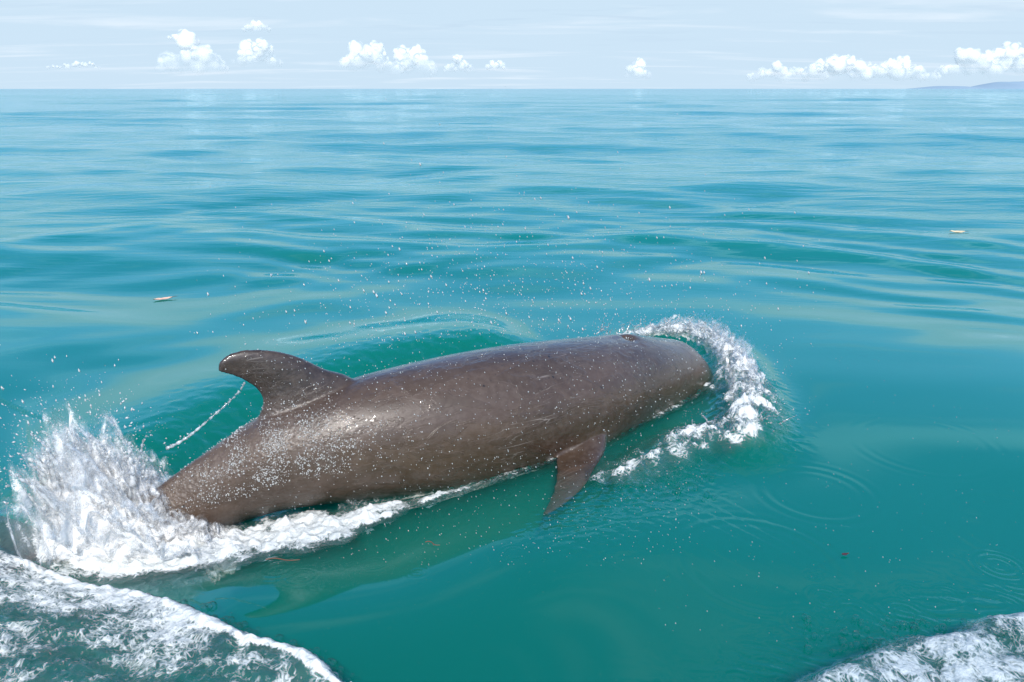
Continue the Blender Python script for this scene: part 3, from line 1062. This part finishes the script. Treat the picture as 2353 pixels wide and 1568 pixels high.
# string of water trailing from the fin down to the splash
tp = smooth_poly([at_depth(562, 880, 2.75), at_depth(545, 905, 2.74), at_depth(520, 930, 2.73), at_depth(485, 960, 2.71),
                  at_depth(450, 990, 2.69), at_depth(415, 1015, 2.67), at_depth(385, 1030, 2.66)], 260)
R = np.random.RandomState(8)
fr_ = np.linspace(0, 1, 260)
tr_r = (.0014 + .0036 * fr_) * (1 + .5 * np.sin(fr_ * 90) * (1 - .5 * fr_)) + R.uniform(0, .0015, 260)
br = tp[::3] + R.normal(0, .010, (len(tp[::3]), 3)) * (.3 + fr_[::3, None])
liquid('water_string', np.vstack([tp, br]), np.r_[tr_r, R.uniform(.0015, .0045, len(br))], .0035, M_froth, 1)
tag(bpy.data.objects['water_string'], 'thin string of water dripping from the dorsal fin to the splash', 'water trail')

# --- spray: loose drops in the air
OCT_V = np.array([(1, 0, 0), (-1, 0, 0), (0, 1, 0), (0, -1, 0), (0, 0, 1), (0, 0, -1)], float)
OCT_F = np.array([(0, 2, 4), (2, 1, 4), (1, 3, 4), (3, 0, 4), (2, 0, 5), (1, 2, 5), (3, 1, 5), (0, 3, 5)])


def drops(name, label, pts, rad, mat, stretch=None, cat='spray'):
    n = len(pts)
    sc_ = np.ones((n, 1, 3)) * rad[:, None, None]
    V = OCT_V[None] * sc_
    if stretch is not None:
        d = stretch / (np.linalg.norm(stretch, axis=1)[:, None] + 1e-9)
        V = V + d[:, None] * ((V @ d[:, :, None]) * 1.2)
    V = V + pts[:, None]
    F = OCT_F[None] + (np.arange(n) * 6)[:, None, None]
    o = mesh_np(name, V.reshape(-1, 3), F.reshape(-1, 3), mat, smooth=True)
    tag(o, label, cat, kind='stuff')
    return o


R = np.random.RandomState(12)
P_, r_ = [], []
for k in range(1700):       # wide veil over the back, blown towards the camera's far side
    dx = R.normal(1180, 330)
    dy = 780 - abs(R.normal(0, 150)) - 10 + abs(dx - 1180) * .05
    if not (430 < dx < 1900):
        continue
    y = R.uniform(2.6, 4.2)
    q = at_depth(dx, dy, y)
    if q[2] > .02:
        P_.append(q)
        r_.append(.0010 + .0016 * R.rand() ** 2 + (.0026 if R.rand() < .05 else 0))
for k in range(1500):       # in front of the flank
    dx, dy = R.uniform(560, 1620), R.uniform(770, 1300)
    y = R.uniform(1.9, 2.6)
    q = at_depth(dx, dy, y)
    if q[2] > .02:
        P_.append(q)
        r_.append(.0007 + .0008 * R.rand() ** 2)
for k in range(260):
    dx, dy = R.uniform(1500, 2353), R.uniform(820, 1480)
    q = at(dx, dy, .01)
    P_.append(q)
    r_.append(.0007 + .0009 * R.rand() ** 2)
drops('fine_spray', 'fine veil of tiny bright drops hanging over the dolphin\'s back', np.array(P_), np.array(r_), M_drop,
      np.tile((-.35, .1, .9), (len(P_), 1)))
P_, r_, s_ = [], [], []
for k in range(2200):
    o, v = org_tail(R), vel_tail(R) * R.uniform(.95, 1.32)
    t_ = R.uniform(.12, .30)
    q = o + v * t_ + np.array((0, 0, -4.9 * t_ * t_))
    if q[2] > .02:
        P_.append(q)
        s_.append(v - np.array((0, 0, 9.8 * t_)))
        r_.append(.0009 + .0038 * R.rand() ** 5)
drops('splash_drops', 'white drops flung out above the burst of the tail splash', np.array(P_), np.array(r_), M_drop, np.array(s_))
P_, r_ = [], []
for k in range(420):
    o = org_bow(R)
    q = o + np.array((R.normal(.07, .09), R.normal(0, .09), R.rand() ** 2 * .14))
    P_.append(q)
    r_.append(.0013 + .003 * R.rand() ** 4)
drops('bow_drops', 'clear drops scattered ahead of the curling bow water', np.array(P_), np.array(r_), M_drop)


# --- bubbles lying on the water
def bubbles(name, label, pts, rad):
    m, k = 10, 5
    a = np.linspace(0, 2 * math.pi, m, endpoint=False)
    e = np.linspace(-.25, 1.45, k)
    ring = np.stack([np.cos(e)[:, None] * np.cos(a), np.cos(e)[:, None] * np.sin(a), np.sin(e)[:, None] * np.ones(m) * .8], -1).reshape(-1, 3)
    F = grid_faces(k, m, True)
    V = ring[None] * rad[:, None, None] + pts[:, None]
    Fa = F[None] + (np.arange(len(pts)) * k * m)[:, None, None]
    o = mesh_np(name, V.reshape(-1, 3), Fa.reshape(-1, 4), M_bubble)
    tag(o, label, 'bubbles', kind='stuff')
    return o


def on_water(P2):
    return np.c_[P2, height(P2[:, 0], P2[:, 1]) + .004]


R = np.random.RandomState(31)
c2 = np.array([wake_left[R.randint(6, 48)] + R.normal(0, .02, 2) for _ in range(260)])
c3 = np.array([at(R.uniform(0, 620), R.uniform(1330, 1568))[:2] for _ in range(700)])
c3 = c3[polydist(c3[:, 0], c3[:, 1], wake_left)[0] < -.02]
pt = np.vstack([c2, c3])
bubbles('foam_bubbles', 'round clear bubbles along the white lip in the lower left', on_water(pt), np.r_[R.uniform(.003, .015, len(c2)) ** 1.0, .002 + .008 * R.rand(len(c3)) ** 2])
c2 = np.array([at(*q)[:2] for q in zip(R.normal(1560, 60, 90), R.normal(1110, 22, 90))])
c3 = np.array([flank[R.randint(14, 46)] + R.normal(0, .02, 2) for _ in range(420)])
c4 = np.array([at(*q)[:2] for q in zip(R.uniform(1850, 2353, 260), R.uniform(1400, 1480, 260))])
pt = np.vstack([c2, c3, c4])
bubbles('surface_bubbles', 'scattered clear bubbles on the green water around the dolphin', on_water(pt), .002 + .011 * R.rand(len(pt)) ** 2.2)

# --- pale water beads standing in for sun glints behind and below the fin
def skin_beads():
    me = dolphin.data
    nF = len(me.polygons)
    cen = np.empty(nF * 3, np.float32)
    nor = np.empty(nF * 3, np.float32)
    me.polygons.foreach_get('center', cen)
    me.polygons.foreach_get('normal', nor)
    cen, nor = cen.reshape(-1, 3), nor.reshape(-1, 3)
    R = np.random.RandomState(77)
    q = (cen - np.array((-.84, 2.70, .20))) / np.array((.23, .16, .12))
    w = np.exp(-(q ** 2).sum(1)) + .45 * np.exp(-(((cen - np.array((-1.10, 2.64, .07))) / np.array((.14, .12, .10))) ** 2).sum(1))
    w *= np.clip(.55 + 1.1 * perlin(cen[:, 0] * 13, cen[:, 2] * 13, 3), 0, 2) * (nor[:, 2] > -.1) * (cen[:, 2] > .02)
    w = w + .004 * (cen[:, 2] > .03)
    i = R.choice(nF, 5200, p=w / w.sum())
    p = cen[i] + nor[i] * .0005 + R.normal(0, .002, (5200, 3))
    o = drops('glint_beads', 'pale water beads standing in for sun glints on the flank below the dorsal fin', p, .0010 + .0032 * R.rand(5200) ** 2.5, M_drop)
    o.parent = dolphin
    del o['category']


skin_beads()

# ------------------------------------------------------------------ things afloat
def simple_mat(name, c1, c2, rough=.5, sc_=40):
    m, t, out = material(name)
    P = t.n('ShaderNodeTexCoord').outputs['Object']
    c = t.mix(t.mr(t.noise(P, sc_, 4), .3, .7), (*c1, 1), (*c2, 1))
    t.put(out.inputs[0], t.n('ShaderNodeBsdfPrincipled', ins={'Base Color': c, 'Roughness': rough}))
    return m


M_leaf = simple_mat('faded_leaf', (.55, .30, .20), (.70, .48, .36))
M_leafy = simple_mat('yellow_leaf', (.62, .45, .22), (.75, .62, .40))
M_twig = simple_mat('brown_twig', (.07, .035, .02), (.14, .07, .045))
M_dark = simple_mat('dark_leaf', (.05, .015, .02), (.09, .03, .03))


def floating_leaf(pos, length, width, rot, mat, label, curl=.2):
    """curled blade with a midrib, a stalk on one end"""
    root = bpy.data.objects.new('floating_leaf', None)
    col.objects.link(root)
    root.location = pos
    root.rotation_euler = (0, 0, rot)
    n, m = 15, 7
    V = []
    for sgn in (1, -1):
        for i in range(n):
            u = i / (n - 1) * 2 - 1
            w = width * .5 * (max(0, 1 - abs(u) ** 2.2)) ** .8 * (1 + .15 * math.sin(u * 9))
            for j in range(m):
                v = j / (m - 1) * 2 - 1
                z = length * curl * (u * u * .5 + .35 * v * v * (w / width) + .06 * math.sin(u * 7 + v * 4)) - .02 * length * (abs(v) < .2)
                V.append((u * length * .5, v * w, z + sgn * .0008 + .002))
    F = list(map(tuple, grid_faces(n, m)))
    F2 = [tuple(k + n * m for k in f[::-1]) for f in F]
    blade = mesh_np('blade', V, F[:] + F2, mat, root)
    R_ = []
    for i in range(8):
        f = i / 7
        c = np.array((length * (.48 + .3 * f), length * .06 * f * f, length * curl * .5 + .002))
        r = .0022 * (1 - .4 * f)
        R_.append([c + np.array((0, r * math.cos(q), r * math.sin(q))) for q in np.linspace(0, 6.283, 6, endpoint=False)])
    V, F = closed_loft(np.array(R_))
    me = bpy.data.meshes.new('stalk')
    me.from_pydata(V.tolist(), [], F)
    me.materials.append(M_twig)
    st = bpy.data.objects.new('stalk', me)
    col.objects.link(st)
    st.parent = root
    tag(root, label, 'leaf', 'leaves floating on the sea')
    return root


def zw(x, y):
    return float(height(np.array([x]), np.array([y]))[0])


def float_at(dx, dy):
    c = at(dx, dy)
    c[2] = zw(c[0], c[1]) + .004
    return tuple(c)


floating_leaf(float_at(372, 668), .14, .06, .55, M_leaf, 'pinkish curled leaf floating on blue water at the left', .12)
floating_leaf(float_at(2200, 530), .16, .12, -.2, M_leafy, 'pale yellow leaf floating on blue water at the far right', .15)
floating_leaf(float_at(1942, 1264), .022, .012, .2, M_dark, 'tiny dark red leaf scrap on teal water at the right', .2)


def twig(pos, length, rot, label, fork=True, thick=.0028):
    R = np.random.RandomState(int(length * 1000))
    n = 16
    rg = []
    for i in range(n):
        f = i / (n - 1)
        c = np.array(((f - .5) * length, .006 * math.sin(f * 6) + R.normal(0, .0006), .002 + .001 * math.sin(f * 9)))
        r = thick * (1 - .45 * f) * (1 + .12 * R.rand())
        rg.append([c + np.array((0, r * math.cos(q), r * math.sin(q))) for q in np.linspace(0, 6.283, 8, endpoint=False)])
    V1, F1 = closed_loft(np.array(rg))
    V, F = [V1], list(F1)
    if fork:
        rg = []
        for i in range(8):
            f = i / 7
            c = np.array((.02 * length + .14 * length * f, -.22 * length * f, .002))
            r = thick * .6 * (1 - .6 * f)
            rg.append([c + np.array((r * math.cos(q), 0, r * math.sin(q))) for q in np.linspace(0, 6.283, 6, endpoint=False)])
        V2, F2 = closed_loft(np.array(rg))
        F += [tuple(k + len(V1) for k in f) for f in F2]
        V.append(V2)
    me = bpy.data.meshes.new('floating_twig')
    me.from_pydata(np.vstack(V).tolist(), [], F)
    me.materials.append(M_twig)
    o = bpy.data.objects.new('floating_twig', me)
    col.objects.link(o)
    o.location = pos
    o.rotation_euler = (0, 0, rot)
    tag(o, label, 'twig', 'twigs floating beside the dolphin')


twig(float_at(995, 1262), .055, -.35, 'short forked brown twig on green water below the belly', True, .0018)
twig(float_at(650, 1284), .115, .0, 'long thin brown twig on the water under the foam', False, .0022)

# ------------------------------------------------------------------ clouds
def make_cloud_mat():
    m, t, out = material('cloud_vapour')
    P = t.n('ShaderNodeTexCoord').outputs['Object']
    thick = t.n('ShaderNodeAttribute', attribute_name='thick').outputs['Fac']
    n = t.noise(P, .012, 3, .5)
    a = t.m('MULTIPLY', t.mr(t.m('ADD', thick, t.m('MULTIPLY', t.m('SUBTRACT', n, .5), 1.0)), .0, .95), .50)
    gn = t.n('ShaderNodeNewGeometry').outputs['Normal']
    bn = t.n('ShaderNodeVectorMath', operation='NORMALIZE', ins={0: t.n('ShaderNodeVectorMath', operation='ADD', ins={
        0: t.n('ShaderNodeVectorMath', operation='SCALE', ins={0: gn, 'Scale': .45}).outputs[0], 1: (0, 0, 1.6)}).outputs[0]}).outputs[0]
    w = t.n('ShaderNodeBsdfPrincipled', ins={'Base Color': (.97, .97, .97, 1), 'Roughness': 1.0, 'Specular IOR Level': 0.0, 'Normal': bn,
                                            'Subsurface Weight': 1.0, 'Subsurface Radius': (1, 1, 1), 'Subsurface Scale': 90.0})
    tr = t.n('ShaderNodeBsdfTransparent')
    lw = t.n('ShaderNodeLayerWeight', ins={0: .5}).outputs['Facing']
    a = t.m('MULTIPLY', t.m('MULTIPLY', a, t.m('SUBTRACT', 1.0, t.n('ShaderNodeNewGeometry').outputs['Backfacing'])), t.mr(lw, .05, .80, 1.0, .0))      # vapour thins towards the edge of every puff
    t.put(out.inputs[0], t.n('ShaderNodeMixShader', ins={0: a, 1: tr.outputs[0], 2: w.outputs[0]}))
    return m


M_cloud = make_cloud_mat()
CLOUD_Y = 5000.0


def cloud(label, x0, x1, ytop, ybase, seed, lumps=26, flat=.5):
    R = np.random.RandomState(seed)
    pts, rad = [], []
    px = CLOUD_Y / LENS_PX
    W, Hh = (x1 - x0), (ybase - ytop)
    for k in range(lumps):
        u = (k + R.rand()) / lumps
        env = (1 - abs(2 * u - 1) ** 2.2) * (.55 + .45 * math.sin(u * 9 + seed) ** 2)
        hgt = R.rand() * env
        r = Hh * (.20 + .16 * R.rand()) * (.6 + .4 * env)
        dx, dy = x0 + W * u, ybase - Hh * hgt * .85 - r * .3
        c = at_depth(dx, dy, CLOUD_Y + R.uniform(-.4, .4) * Hh * px)
        pts.append(c)
        rad.append(r * px)
        for q in range(7):
            dd = R.normal(0, 1, 3)
            dd /= np.linalg.norm(dd)
            dd[2] = abs(dd[2]) * .9
            rr = r * px * R.uniform(.28, .5)
            pts.append(c + dd * r * px * .92)
            rad.append(rr)
    o = liquid('cumulus_cloud', pts, rad, max(3.5, Hh * px * .035), M_cloud, 5)
    zz = np.array([v.co.z for v in o.data.vertices])
    attr(o, 'thick', np.clip((zz - zz.min()) / (zz.max() - zz.min() + 1e-6) * 1.2 , 0, 1))
    tag(o, label, 'cloud', 'cumulus clouds low over the horizon')
    return o


cloud('largest white cumulus of the left group standing above the horizon', 365, 512, 90, 166, 1, 30)
cloud('broad white cumulus directly beneath the smallest high cloud', 538, 640, 92, 150, 2, 22)
cloud('small bright cumulus highest in the sky, left of centre', 556, 618, 44, 74, 3, 12)
cloud('little flat cloud above the largest left cumulus', 383, 432, 74, 92, 4, 9)
cloud('bright cumulus just left of the frame\'s centre above the fin', 782, 900, 98, 162, 5, 28)
cloud('bright towering cumulus nearest the centre of the horizon', 905, 1000, 106, 172, 6, 22)
cloud('small two-lobed cumulus right of the central towering one', 1022, 1088, 132, 166, 7, 12)
cloud('smallest ragged cumulus right above the middle of the sea', 1116, 1166, 136, 162, 8, 9)
cloud('lone round faint cumulus in the empty sky right of centre', 1440, 1492, 134, 180, 9, 12)
cloud('long low bank of cumulus in the right half of the sky', 1722, 2160, 124, 184, 10, 60)
cloud('taller cumulus bank running off the right edge', 2150, 2420, 108, 172, 12, 44)
cloud('low faint streak of cumulus near the left edge', 104, 235, 138, 158, 13, 20)

# the faint far hill on the right of the horizon
xs = np.linspace(2120, 2760, 120)
HD = 11000.0
rows_ = []
for f in np.linspace(0, 1, 14):
    row = []
    for x in xs:
        top = 17 * math.exp(-((x - 2365) / 62) ** 2) + 7 * math.exp(-((x - 2210) / 50) ** 2) + 12 * math.exp(-((x - 2500) / 90) ** 2)
        top *= 1 + .16 * float(perlin(x * .03, 1.3, 2))
        row.append(((x - 1176.5) / LENS_PX * HD, HD + 1800 * f, -24 + (top * HD / LENS_PX + 14) * math.sin(f * math.pi) ** .7 * (1 + .12 * float(perlin(x * .02, f * 4, 5)))))
    rows_.append(row)
V = np.array(rows_).reshape(-1, 3)
hill = mesh_np('hill', V, grid_faces(14, 120), M_hill)
tag(hill, kind='structure')
